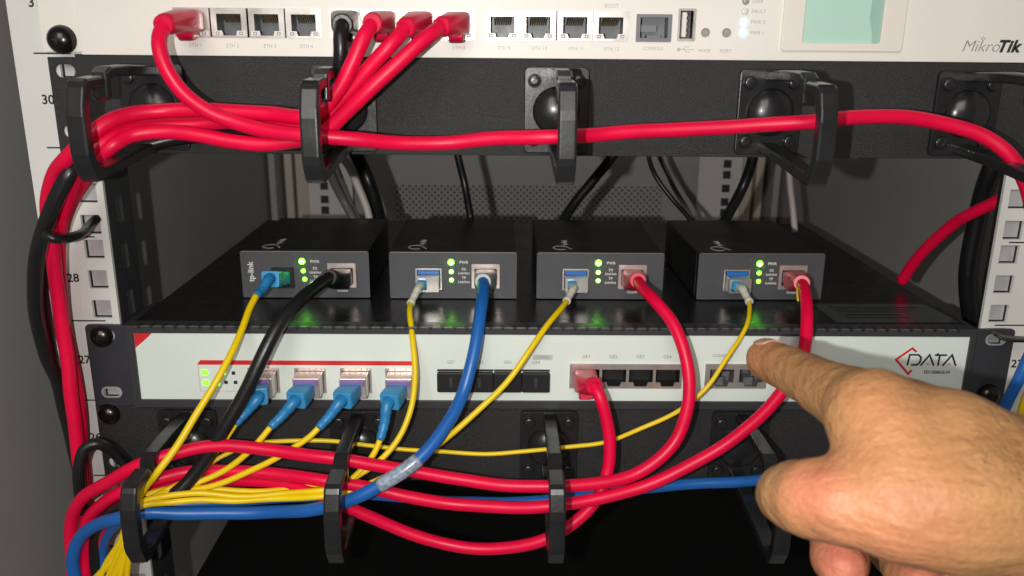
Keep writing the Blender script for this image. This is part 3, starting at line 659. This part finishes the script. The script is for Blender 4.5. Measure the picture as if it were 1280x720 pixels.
top_red('red cable from the router port just right of the black plug', 5, at(466, 29, -30),
 [at(455, 46, -36), at(440, 80, -38), at(424, 112, -38), at(405, 136, -38)],
 [at(380, 146, -42), at(340, 142, -36), at(290, 139, -34), at(240, 137, -33), at(205, 138, -34), at(165, 143, -40), at(135, 154, -48), at(112, 172, -52), at(84, 197, -50), at(68, 216, -44), at(60, 245, -38), at(60, 275, -34),
  at(66, 310, -31), at(72, 355, -28), at(77, 400, -26), at(83, 445, -25), at(89, 495, -25), at(96, 550, -25), at(103, 610, -25), at(108, 680, -25), at(112, 760, -25)])
top_red('red cable from the middle of the three neighbouring red router plugs', 6, at(508, 34, -27),
 [at(490, 54, -34), at(462, 84, -34), at(432, 118, -32), at(405, 148, -32)],
 [at(375, 155, -36), at(335, 152, -30), at(290, 151, -28), at(240, 156, -28), at(195, 157, -30), at(160, 161, -38), at(138, 172, -46), at(115, 190, -50), at(100, 214, -42), at(86, 246, -32), at(76, 276, -26),
  at(73, 305, -22), at(75, 350, -19), at(79, 400, -17), at(87, 445, -16), at(96, 495, -15), at(102, 550, -15), at(106, 610, -15), at(110, 680, -15), at(114, 760, -15)])
top_red('red cable from the rightmost red router plug, nearest the empty ports', 7, at(553, 33, -25),
 [at(536, 45, -33), at(505, 72, -38), at(468, 106, -40), at(432, 140, -38)],
 [at(400, 168, -36), at(365, 176, -38), at(330, 181, -38), at(290, 178, -38), at(245, 168, -38), at(205, 164, -38), at(165, 168, -42), at(140, 182, -48), at(119, 204, -46), at(104, 228, -34), at(88, 256, -22), at(78, 284, -14),
  at(72, 315, -12), at(73, 360, -10), at(77, 410, -9), at(86, 455, -8), at(94, 505, -8), at(101, 555, -8), at(108, 610, -8), at(112, 680, -8), at(116, 760, -8)])
c = cable('black cable from the router port just left of the three red plugs', 'rubber',
 [at(428, 30, -26), at(426, 44, -32), at(426, 66, -33), at(424, 96, -30), at(420, 130, -26), at(412, 158, -22), at(400, 176, -18), at(360, 180, -14), at(300, 172, -12), at(240, 170, -12), at(190, 180, -16), at(140, 200, -24), at(100, 215, -42)], 3.3)
rj_plug(c, (PXR[4], YR, 193), at(428, 30, -26), M['rubber'], 1)

# ---- left side black cables
cable('black cable hanging down the left rail beside the red bundle', 'rubber', [at(104, 196, -34), at(90, 212, -46), at(76, 236, -48), at(60, 272, -48), at(48, 312, -46), at(43, 350, -42), at(45, 396, -36), at(58, 440, -28), at(72, 474, -20), at(80, 510, -14), at(92, 560, -10), at(104, 620, -8), at(112, 720, -8)], 3.4)
cable('thin black cable half hidden behind the red bundle on the left rail', 'rubber', [at(64, 300, -20), at(56, 340, -16), at(54, 380, -14), at(60, 430, -10), at(72, 480, -8), at(84, 520, -6), at(100, 590, -6)], 2.6)
c = cable('black strap wrapped round the red cables beside the number 28', 'rubber', [at(56, 292, -52), at(66, 298, -53), at(80, 299, -48), at(94, 295, -38), at(106, 288, -22), at(114, 280, -10), at(121, 273, -5)], 2.2, name='cable_tie', cat='cable tie', jacket='strap')
cable('black cable bent in a loop beside the number 26 on the left rail', 'rubber', [at(104, 640, -34), at(99, 612, -36), at(98, 585, -36), at(106, 562, -34), at(120, 555, -32), at(137, 560, -28), at(153, 574, -22), at(172, 592, -12), at(200, 610, -8)], 2.9)

# ---- converter copper cables
def conv_pt(i, lx, lz, ly=0): x, y = spots[i]; return (x+lx, y+ly, ZC+lz)
e = at(413, 347, 20)
c = cable('black network cable from the leftmost converter down to the lower left ring', 'rubber',
 [e, at(398, 356, 10), at(376, 374, -6), at(355, 398, -18), at(337, 428, -26), at(318, 466, -32), at(296, 510, -36), at(270, 553, -40), at(245, 590, -44), at(222, 614, -48), at(200, 625, -50), at(170, 628, -52), at(140, 640, -44), at(120, 670, -34), at(118, 720, -30), at(118, 780, -30)], 3.5)
rj_plug(c, conv_pt(0, 56.5, 12.8), e, M['rubber'], 0)
e = at(604, 352, 22)
c = cable('thick blue network cable from the second converter with a grey label wrap', 'blue',
 [e, at(604, 362, 12), at(602, 385, -2), at(598, 415, -12), at(590, 452, -20), at(578, 490, -26), at(562, 524, -36), at(540, 556, -45), at(508, 587, -52), at(470, 610, -55), at(430, 628, -56), at(385, 637, -52), at(330, 640, -44), at(270, 642, -46), at(220, 642, -50), at(180, 641, -54), at(150, 646, -54), at(120, 656, -48), at(100, 672, -42), at(92, 700, -40), at(98, 740, -38), at(106, 800, -38)], 3.25)
rj_plug(c, conv_pt(1, 54.3, 12.8), e, M['greyplug'], 0, .9)
sl = MB(); sl.tube(stretch(at(523, 574, -49), at(476, 607, -54.5)), 3.6, 18, 0); sl.build('label_wrap', M['sleeve'], c)
e = at(797, 351, 20)
c = cable('red network cable from the third converter hanging in a deep curve', 'red',
 [e, at(803, 360, 8), at(820, 377, -8), at(839, 402, -18), at(853, 435, -26), at(860, 470, -31), at(860, 508, -35), at(848, 545, -38), at(826, 572, -41), at(792, 593, -43), at(748, 605, -46), at(696, 608, -47), at(640, 606, -45), at(580, 600, -42), at(520, 590, -42), at(470, 582, -44), at(416, 573, -46), at(350, 563, -42), at(285, 558, -42), at(233, 563, -44), at(178, 580, -50), at(132, 604, -48), at(103, 622, -42), at(90, 648, -38), at(88, 690, -36), at(96, 760, -36)], 3.15, RG)
rj_plug(c, conv_pt(2, 54.3, 12.8), e, M['redplug'], 0)
e = at(1002, 354, 20)
c = cable('red network cable from the rightmost converter running behind the pointing finger', 'red',
 [e, at(1006, 364, 8), at(1009, 390, -8), at(1007, 420, -18), at(1000, 450, -26), at(985, 480, -32), at(964, 506, -36), at(934, 534, -40), at(896, 563, -43), at(850, 589, -44), at(800, 609, -44), at(748, 623, -46), at(696, 631, -48), at(630, 635, -45), at(570, 631, -42), at(510, 620, -42), at(460, 609, -43), at(410, 601, -45), at(350, 594, -40), at(290, 589, -38), at(240, 588, -38), at(200, 598, -44), at(160, 612, -48), at(130, 628, -44), at(110, 650, -38), at(106, 690, -34), at(110, 760, -34)], 3.15, RG)
rj_plug(c, conv_pt(3, 54.6, 12.8), e, M['redplug'], 0)
sl = MB(); q0 = np.array(at(998, 366, 4)); sl.tube([at(996.5, 358, 8), at(996.5, 366, 2), at(997.5, 376, -3)], .5, 8, 5); sl.build('yellow_tag', M['yellow'], c)
e = at(742, 482, -26)
c = cable('red network cable from the first copper port of the switch, looping lowest', 'red',
 [e, at(749, 494, -30), at(757, 520, -32), at(762, 552, -34), at(760, 585, -36), at(748, 618, -40), at(724, 648, -43), at(692, 670, -45), at(650, 683, -44), at(604, 686, -42), at(556, 680, -40), at(500, 662, -40), at(452, 641, -42), at(408, 622, -44), at(360, 606, -38), at(300, 600, -32), at(240, 604, -32), at(195, 616, -38), at(160, 634, -42), at(134, 656, -38), at(122, 690, -30), at(122, 760, -28)], 3.1, RG)
rj_plug(c, (16.8, YP-1, 16.8), e, M['redplug'])
# ---- other blues
cable('thin blue cable stretched level from behind the hand across the lower manager', 'blue',
 [at(1120, 592, -20), at(1030, 595, -20), at(944, 600, -22), at(900, 603, -22), at(850, 606, -22), at(800, 611, -24), at(745, 618, -28), at(690, 624, -32), at(630, 628, -30), at(570, 628, -28), at(510, 622, -26), at(440, 617, -28), at(380, 620, -28), at(320, 625, -30), at(265, 628, -34), at(215, 631, -40), at(170, 640, -42), at(140, 658, -38), at(128, 690, -30), at(128, 760, -28)], 2.9)
cable('blue cable on the right hanging in front of the right ear of the switch', 'blue',
 [at(1300, 420, -30), at(1286, 446, -32), at(1274, 474, -32), at(1262, 498, -30), at(1252, 520, -26), at(1244, 545, -20), at(1240, 600, -14)], 2.8)
cable('thin yellow fibre behind the blue cable at the right ear', 'yellow', [at(1292, 470, -18), at(1281, 496, -18), at(1274, 520, -18), at(1270, 545, -16), at(1268, 600, -12)], 1.5, name='fibre_cable')
# ---- right side
cable('thick black cable standing behind the right rail', 'rubber', [at(1290, 100, 40), at(1262, 160, 40), at(1242, 205, 40), at(1225, 260, 48), at(1215, 310, 50), at(1210, 350, 52), at(1213, 395, 54), at(1230, 450, 60)], 5.2)
cable('dark red cable crossing behind the right rail down to the switch top', 'red', [at(1310, 215, 8), at(1256, 246, 12), at(1220, 264, 24), at(1190, 282, 38), at(1160, 308, 52), at(1140, 332, 64), at(1128, 352, 72)], 3.3, RG)
m = MB(); m.loft([at(1241, 416, -9), at(1250, 421, -10), at(1266, 424, -12), at(1300, 425, -14)], [(6, 1.2, .6), (8, 2, .6), (7, 2, .6), (6, 1.6, .6)])
t = thing('cable_tie', 'flat black strap end across the upper slot of the right ear', 'cable tie', at(1250, 421, -10)); m.build('strap', M['rubber'], t)
# ---- fibres from converters
FG = 'yellow fibre cables'
tail_ring = lambda k: [at(196-k*3, 596+k*6, -48-k), at(176-k*2, 618+k*4, -54), at(162-k*3, 648, -54), at(150-k*5, 680, -50), at(132-k*6, 712, -48), at(112-k*4, 750, -46), at(90, 790, -46)]
P = conv_pt(0, 22.9, 11.6); A = at(338, 349, 24); B = at(320, 370, 6)
c = cable('yellow fibre from the leftmost converter down to the lower left ring', 'yellow', [B, at(312, 386, -2), at(303, 410, -12), at(290, 440, -24), at(272, 474, -34), at(248, 515, -42), at(220, 558, -50), at(196, 590, -56), at(178, 614, -57), at(168, 640, -55), at(160, 668, -52), at(140, 700, -50), at(116, 728, -48), at(90, 770, -46)], 1.75, FG, 'fibre_cable')
sc_plug(c, P, A, B)
def lcf(label, i, A, B, pts, r=1.5):
    c = cable(label, 'yellow', [B]+pts, r, FG, 'fibre_cable'); lc_plug(c, conv_pt(i, 19.4, 10.6, -5), A, B)
    return c
btail = lambda z, y0: [at(400, 609+z, y0), at(350, 614+z, y0+2), at(300, 616+z, y0+1), at(250, 613+z, y0-2), at(210, 616+z, y0-6), at(180, 624+z*.6, y0-10), at(164-z*.4, 648, -54), at(154-z*.5, 678, -52), at(142-z, 712, -50), at(128-z, 760, -48)]
lcf('yellow fibre from the second converter, dropping straight past the fibre modules', 1, at(523, 360, 24), at(513, 380, 14),
 [at(512, 392, 4), at(514, 415, -6), at(517, 445, -14), at(518, 475, -20), at(514, 510, -26), at(500, 545, -32), at(476, 576, -38), at(448, 596, -42), at(424, 606, -45)]+btail(-3, -42))
lcf('yellow fibre from the third converter, slanting down left over the dust caps', 2, at(716, 362, 24), at(708, 377, 14),
 [at(700, 388, 4), at(684, 408, -8), at(660, 440, -18), at(632, 476, -24), at(600, 512, -30), at(562, 546, -34), at(524, 574, -36), at(486, 594, -38), at(450, 608, -42), at(424, 616, -45)]+btail(11, -49))
lcf('yellow fibre from the rightmost converter, sagging left behind the other cables', 3, at(928, 362, 24), at(937, 378, 14),
 [at(937, 388, 6), at(934, 404, -4), at(922, 428, -12), at(903, 456, -18), at(880, 486, -22), at(850, 512, -23), at(810, 533, -22), at(760, 551, -20), at(700, 561, -20), at(640, 565, -20), at(580, 566, -20), at(520, 563, -20), at(460, 557, -20), at(410, 552, -20), at(350, 550, -24), at(310, 556, -28), at(280, 570, -32), at(250, 590, -38), at(222, 606, -44), at(192, 620, -52), at(172, 640, -54), at(158, 672, -53), at(150, 712, -51), at(140, 770, -50)], 1.15)
# ---- fibres from the switch modules
def scf(label, i, A, B, pts):
    c = cable(label, 'yellow', [B]+pts, 1.5, FG, 'fibre_cable'); sc_plug(c, (SFP[i], YP-10.5, 13.2), A, B); return c
scf('yellow fibre from the first blue plug of the switch, hidden behind the black cable', 0, at(322, 496, -26), at(294, 530, -36), [at(284, 545, -38), at(268, 566, -40), at(248, 588, -42), at(226, 604, -45), at(200, 616, -50), at(178, 630, -53), at(164, 660, -53), at(148, 696, -52), at(126, 740, -50), at(110, 780, -50)])
scf('yellow fibre from the blue switch plug just right of the black cable', 1, at(370, 500, -26), at(338, 534, -36), [at(328, 546, -38), at(306, 568, -40), at(280, 588, -42), at(252, 602, -44), at(222, 612, -47), at(194, 622, -52), at(172, 644, -54), at(160, 676, -53), at(150, 716, -51), at(140, 770, -50)])
scf('yellow fibre from the third blue switch plug, sweeping over the red cables', 2, at(428, 500, -26), at(398, 535, -36), [at(388, 545, -38), at(364, 562, -40), at(334, 580, -42), at(300, 595, -43), at(264, 606, -45), at(228, 614, -47), at(196, 622, -51), at(176, 640, -54), at(166, 672, -54), at(160, 716, -52), at(156, 770, -50)])
scf('yellow fibre from the fourth blue switch plug beside the drooping yellow fibre', 3, at(487, 502, -26), at(475, 550, -36), [at(469, 564, -38), at(458, 580, -40), at(440, 598, -43), at(420, 610, -45)]+btail(4, -48))
# ---- cables behind the converters
def rear(label, m, pts, r): return cable(label, m, pts, r, 'cables behind the converters', 'rear_cable')
rear('grey cable behind the leftmost converter, left of the white one', 'greycab', [at(392, 150, 130), at(405, 195, 140), at(418, 228, 150), at(430, 252, 156), at(442, 276, 152), at(448, 300, 150)], 2.9)
rear('second grey cable against the black one behind the leftmost converter', 'greycab', [at(400, 140, 140), at(416, 195, 150), at(428, 228, 160), at(436, 250, 164), at(450, 278, 160), at(456, 300, 158)], 2.2)
rear('white cable curving down behind the leftmost converter', 'whitecab', [at(400, 150, 160), at(424, 192, 165), at(438, 212, 170), at(450, 238, 172), at(460, 265, 170), at(466, 300, 165)], 2.7)
rear('black cable right of the white one behind the leftmost converter', 'rubber', [at(420, 140, 190), at(444, 190, 200), at(458, 220, 205), at(468, 250, 200), at(476, 285, 190)], 5.0)
rear('thin black cable dropping to the back of the second converter', 'rubber', [at(560, 130, 150), at(573, 195, 150), at(581, 230, 150), at(588, 275, 142)], 2.5)
rear('shiny black cable slanting down between second and third converters', 'rubber', [at(800, 140, 170), at(766, 195, 165), at(740, 228, 160), at(715, 258, 155), at(700, 282, 148)], 3.4)
rear('thin black cable curving behind the third converter', 'rubber', [at(808, 150, 190), at(811, 195, 190), at(822, 222, 190), at(842, 250, 185), at(864, 280, 175)], 1.7)
rear('faint dark cable running beside the thin curved one', 'greycab', [at(810, 150, 360), at(824, 195, 360), at(840, 228, 350), at(858, 262, 330), at(870, 290, 320)], 2.2)
rear('shiny black cable in front of the pale rear rail, behind the rightmost converter', 'rubber', [at(950, 130, 150), at(942, 195, 155), at(930, 232, 160), at(914, 260, 155), at(900, 284, 148)], 3.6)
rear('thin white cable dropping behind the rightmost converter', 'whitecab', [at(975, 150, 230), at(984, 200, 230), at(989, 240, 228), at(994, 290, 220)], 2.4)

# ------------------------------------------------------------------ pointing hand
def segdist(Pg, a, b, ra, rb):
    a, b = V(*a), V(*b); ab = b-a; t = np.clip(((Pg-a)@ab)/(ab@ab), 0, 1)[..., None]
    return np.linalg.norm(Pg-(a+t*ab), axis=-1)-(ra+(rb-ra)*t[..., 0])
def smin(a, b, k):
    h = np.clip(.5+.5*(b-a)/k, 0, 1); return b*(1-h)+a*h-k*h*(1-h)
def chainsdf(Pg, pts, k):
    d = None
    for (a, ra), (b, rb) in zip(pts[:-1], pts[1:]):
        q = segdist(Pg, a, b, ra, rb); d = q if d is None else smin(d, q, k)
    return d
idx = [(atd(958, 449, 318), 7.7), (atd(985, 460, 303), 8.1), (atd(1008, 473, 290), 8.4), (atd(1030, 486, 277), 9.3), (atd(1062, 502, 260), 10.6), (atd(1094, 521, 246), 12.4)]
thumb = [(atd(985, 618, 256), 9.6), (atd(998, 620, 248), 10.3), (atd(1016, 624, 240), 10.9), (atd(1060, 631, 232), 11.2), (atd(1112, 630, 228), 13.6), (atd(1190, 628, 228), 15.8)]
wr1, wr2 = atd(1300, 612, 240), atd(1300, 652, 246)
palm = [[(atd(1094, 519, 245), 12), (atd(1180, 557, 240), 14.2), (wr1, 17)],
        [(atd(1128, 518, 256), 11.4), (atd(1200, 560, 256), 13.2), (wr1, 14.8)],
        [(atd(1150, 545, 272), 12), (atd(1220, 590, 272), 14), (wr2, 15)],
        [(atd(1165, 590, 292), 11), (atd(1230, 620, 282), 15), (wr2, 15)],
        [(atd(1190, 628, 230), 15.6), (wr2, 15.6)],
        [(atd(1098, 530, 242), 10.6), (atd(1108, 600, 236), 11)],
        [(atd(1122, 562, 235), 13.0), (atd(1215, 598, 236), 16), (atd(1330, 635, 238), 18)],
        [(atd(1150, 628, 229), 14.5), (atd(1240, 632, 232), 17), (atd(1330, 655, 238), 18)],
        [(wr1, 17.5), (atd(1500, 700, 236), 25), (atd(1760, 810, 236), 32)],
        [(wr2, 17), (atd(1500, 760, 246), 25), (atd(1760, 880, 250), 32)]]
curls = [[(atd(1125, 540, 262), 11), (atd(1062, 600, 292), 9.8), (atd(1040, 650, 292), 8.8), (atd(1049, 696, 272), 8.0), (atd(1054, 708, 266), 7.4)],
         [(atd(1150, 560, 278), 11), (atd(1120, 630, 306), 9.4), (atd(1118, 685, 300), 8.4), (atd(1140, 722, 278), 7.8), (atd(1150, 730, 270), 7.2)],
         [(atd(1168, 600, 292), 11), (atd(1160, 660, 312), 9), (atd(1190, 700, 300), 8.2), (atd(1214, 716, 272), 8.0), (atd(1222, 720, 266), 7.6)]]
allp = np.array([p for ch in [idx, thumb]+palm+curls for p, r in ch])
lo_, hi_ = allp.min(0)-38, allp.max(0)+38
RES = 1.7
def sdf(Pg):
    A_ = chainsdf(Pg, idx, 1.); T_ = chainsdf(Pg, thumb, 1.5)
    B_ = None
    for ch in palm: q = chainsdf(Pg, ch, 8); B_ = q if B_ is None else smin(B_, q, 7)
    D = smin(smin(B_, T_, 8), A_, 6)
    for ch in curls: D = smin(D, chainsdf(Pg, ch, 4), 3.0)
    # creases at the finger joints
    for p, n_, amp in ((atd(984, 463, 300), 2.2, .26), (atd(1022, 486, 274), 2.6, .22)):
        ax = V(*idx[0][0])-V(*idx[-1][0]); ax /= np.linalg.norm(ax); s_ = (Pg-V(*p))@ax; near = np.exp(-((np.linalg.norm(Pg-V(*p), axis=-1))/16)**4)
        D = D+amp*near*(np.exp(-(s_/.9)**2)+.7*np.exp(-((s_-2.6)/.8)**2)+.6*np.exp(-((s_+2.4)/.8)**2))
    wx, wy, wz = Pg[..., 0], Pg[..., 1], Pg[..., 2]
    D = D+.28*np.sin(wx/7.3+1.3*np.sin(wz/9.1))*np.sin(wz/6.1+wy/8.7)+.16*np.sin(wx/3.1+wz/4.3)*np.sin(wy/3.7-wz/2.9)
    # knuckle swelling and tendons
    kn = V(*atd(1098, 506, 228)); D = D-.3*np.exp(-(np.linalg.norm(Pg-kn, axis=-1)/12)**2)
    tk_ = V(*atd(1012, 606, 228)); D = D-.9*np.exp(-(np.linalg.norm(Pg-tk_, axis=-1)/9)**2)
    return D
nx, ny, nz = [int((hi_[i]-lo_[i])/RES)+2 for i in range(3)]
gx, gy, gz = [lo_[i]+RES*np.arange(n) for i, n in enumerate((nx, ny, nz))]
D = np.empty((nx, ny, nz), np.float32)
for i in range(nx):
    YY, ZZ = np.meshgrid(gy, gz, indexing='ij'); D[i] = sdf(np.stack([np.full_like(YY, gx[i]), YY, ZZ], -1))
# naive surface nets
ins = D < 0
cell = np.zeros((nx-1, ny-1, nz-1, 3)); cnt = np.zeros((nx-1, ny-1, nz-1))
corner = [(a, b, c_) for a in (0, 1) for b in (0, 1) for c_ in (0, 1)]
def sub(Arr, o): return Arr[o[0]:o[0]+nx-1, o[1]:o[1]+ny-1, o[2]:o[2]+nz-1]
for a in corner:
    for ax in range(3):
        if a[ax]: continue
        b = list(a); b[ax] = 1; da, db = sub(D, a), sub(D, b); cr_ = (da < 0) != (db < 0)
        t = np.where(cr_, da/np.where(cr_, da-db, 1), 0); off = np.zeros(cell.shape)
        for q in range(3): off[..., q] = a[q]+(t if q == ax else 0)
        cell += off*cr_[..., None]; cnt += cr_
act = cnt > 0; vid = -np.ones(act.shape, int); vid[act] = np.arange(act.sum())
ii = np.argwhere(act); vv = cell[act]/cnt[act][:, None]+ii; vv = vv*RES+lo_
faces = []
for ax in range(3):
    sl0 = [slice(None)]*3; sl1 = [slice(None)]*3; sl0[ax] = slice(0, -1); sl1[ax] = slice(1, None)
    cr_ = ins[tuple(sl0)] != ins[tuple(sl1)]; E_ = np.argwhere(cr_); u_, w_ = [(1, 2), (2, 0), (0, 1)][ax]
    E_ = E_[(E_[:, u_] > 0) & (E_[:, w_] > 0)]
    def g(du, dw): q = E_.copy(); q[:, u_] -= du; q[:, w_] -= dw; ok = np.all(q < np.array(vid.shape), 1); q = np.minimum(q, np.array(vid.shape)-1); return np.where(ok, vid[q[:, 0], q[:, 1], q[:, 2]], -1)
    Q = np.stack([g(1, 1), g(0, 1), g(0, 0), g(1, 0)], 1); flip = ~ins[E_[:, 0], E_[:, 1], E_[:, 2]]
    Q[flip] = Q[flip][:, ::-1]; faces += [tuple(int(z) for z in r) for r in Q if (r >= 0).all()]
hand = thing('person', 'outstretched hand and hairy wrist, index finger pointing at the switch, other fingers curled', 'person', wr1)
hb = MB(); hb.add(vv, faces, True); ho = hb.build('body', M['skin'], hand)
fl = ho.data.attributes.new('flush', 'FLOAT', 'POINT')
w = np.zeros(len(vv))
for p, r, a in ((atd(1014, 612, 228), 13, .75), (atd(1052, 700, 260), 16, 1.), (atd(1140, 718, 262), 16, .9), (atd(1216, 718, 262), 14, .9), (atd(1080, 655, 225), 22, .45), (atd(1092, 512, 226), 14, .3), (atd(956, 448, 312), 10, .35)):
    w = np.maximum(w, a*np.exp(-(np.linalg.norm(vv-V(*p), axis=1)/r)**2))
fl.data.foreach_set('value', w.astype(np.float32))
sm_ = ho.modifiers.new('smooth', 'SMOOTH'); sm_.factor = .5; sm_.iterations = 3
# index nail, seen almost edge-on along the upper side of the fingertip
ax = V(*idx[0][0])-V(*idx[1][0]); ax /= np.linalg.norm(ax); n0 = V(.25, .1, .95); n0 -= ax*(n0@ax); n0 /= np.linalg.norm(n0); sd = np.cross(ax, n0); nl = MB(); Rr = []
for i in range(9):
    f = i/8; c0 = V(*idx[0][0])-ax*(4.5-10*f); wd = 5.2*math.sin(math.pi*min(.94, .12+f*.86))**.35; Rr.append([])
    for j in range(13):
        a = (j/12-.5)*1.9*wd/5.2; q_ = c0+(n0*math.cos(a)+sd*math.sin(a))*7.5; t_ = -float(sdf(q_[None, :])[0]); Rr[-1].append(q_+(n0*math.cos(a)+sd*math.sin(a))*(t_+.35))
vn = [p for r in Rr for p in r]; nl.add(vn, [(i*13+j, i*13+j+1, (i+1)*13+j+1, (i+1)*13+j) for i in range(8) for j in range(12)], True)
no = nl.build('fingernail', mat('nail', (.47,.26,.16), .4), ho); so = no.modifiers.new('thick', 'SOLIDIFY'); so.thickness = .0005
# fine arm hair on the side facing the room
hm = MB(); toc = CAM-vv; toc /= np.linalg.norm(toc, axis=1)[:, None]
nrm = np.stack([(sdf(vv+np.eye(3)[i]*.5)-sdf(vv-np.eye(3)[i]*.5)) for i in range(3)], 1); nrm /= np.linalg.norm(nrm, axis=1)[:, None]+1e-9
def pix(P_):
    q = (P_-CAM)@MC; return 640+F*q[:, 0]/-q[:, 2], 360-F*q[:, 1]/-q[:, 2]
uu, v2 = pix(vv); wgt = np.exp(-(((uu-1262)/50)**2+((v2-575)/32)**2)); wgt[(nrm*toc).sum(1) < .1] = 0
wgt2 = np.exp(-(((uu-1350)/80)**2+((v2-610)/60)**2)); wgt2[(nrm*toc).sum(1) < .1] = 0; wgt = wgt+wgt2*.6
pick = rng.choice(len(vv), 420, replace=False, p=wgt/wgt.sum())
for i in pick:
    d0 = V(-.75, .2, .3)+rng.normal(0, .45, 3); n0 = nrm[i]; d0 = d0-n0*(d0@n0); d0 /= np.linalg.norm(d0); L0 = rng.uniform(2.2, 4.8)
    p0 = vv[i]-n0*.3; hm.tube([p0, p0+d0*L0*.5+n0*L0*.22, p0+d0*L0+n0*L0*.22], lambda f: .05*(1-.8*f), 4, 3, cap=False)
hm.build('arm_hair', mat('dark_hair', (.09,.045,.03), .5), ho)

# tidy helper data
for o in bpy.data.objects:
    if '_org' in o: del o['_org']
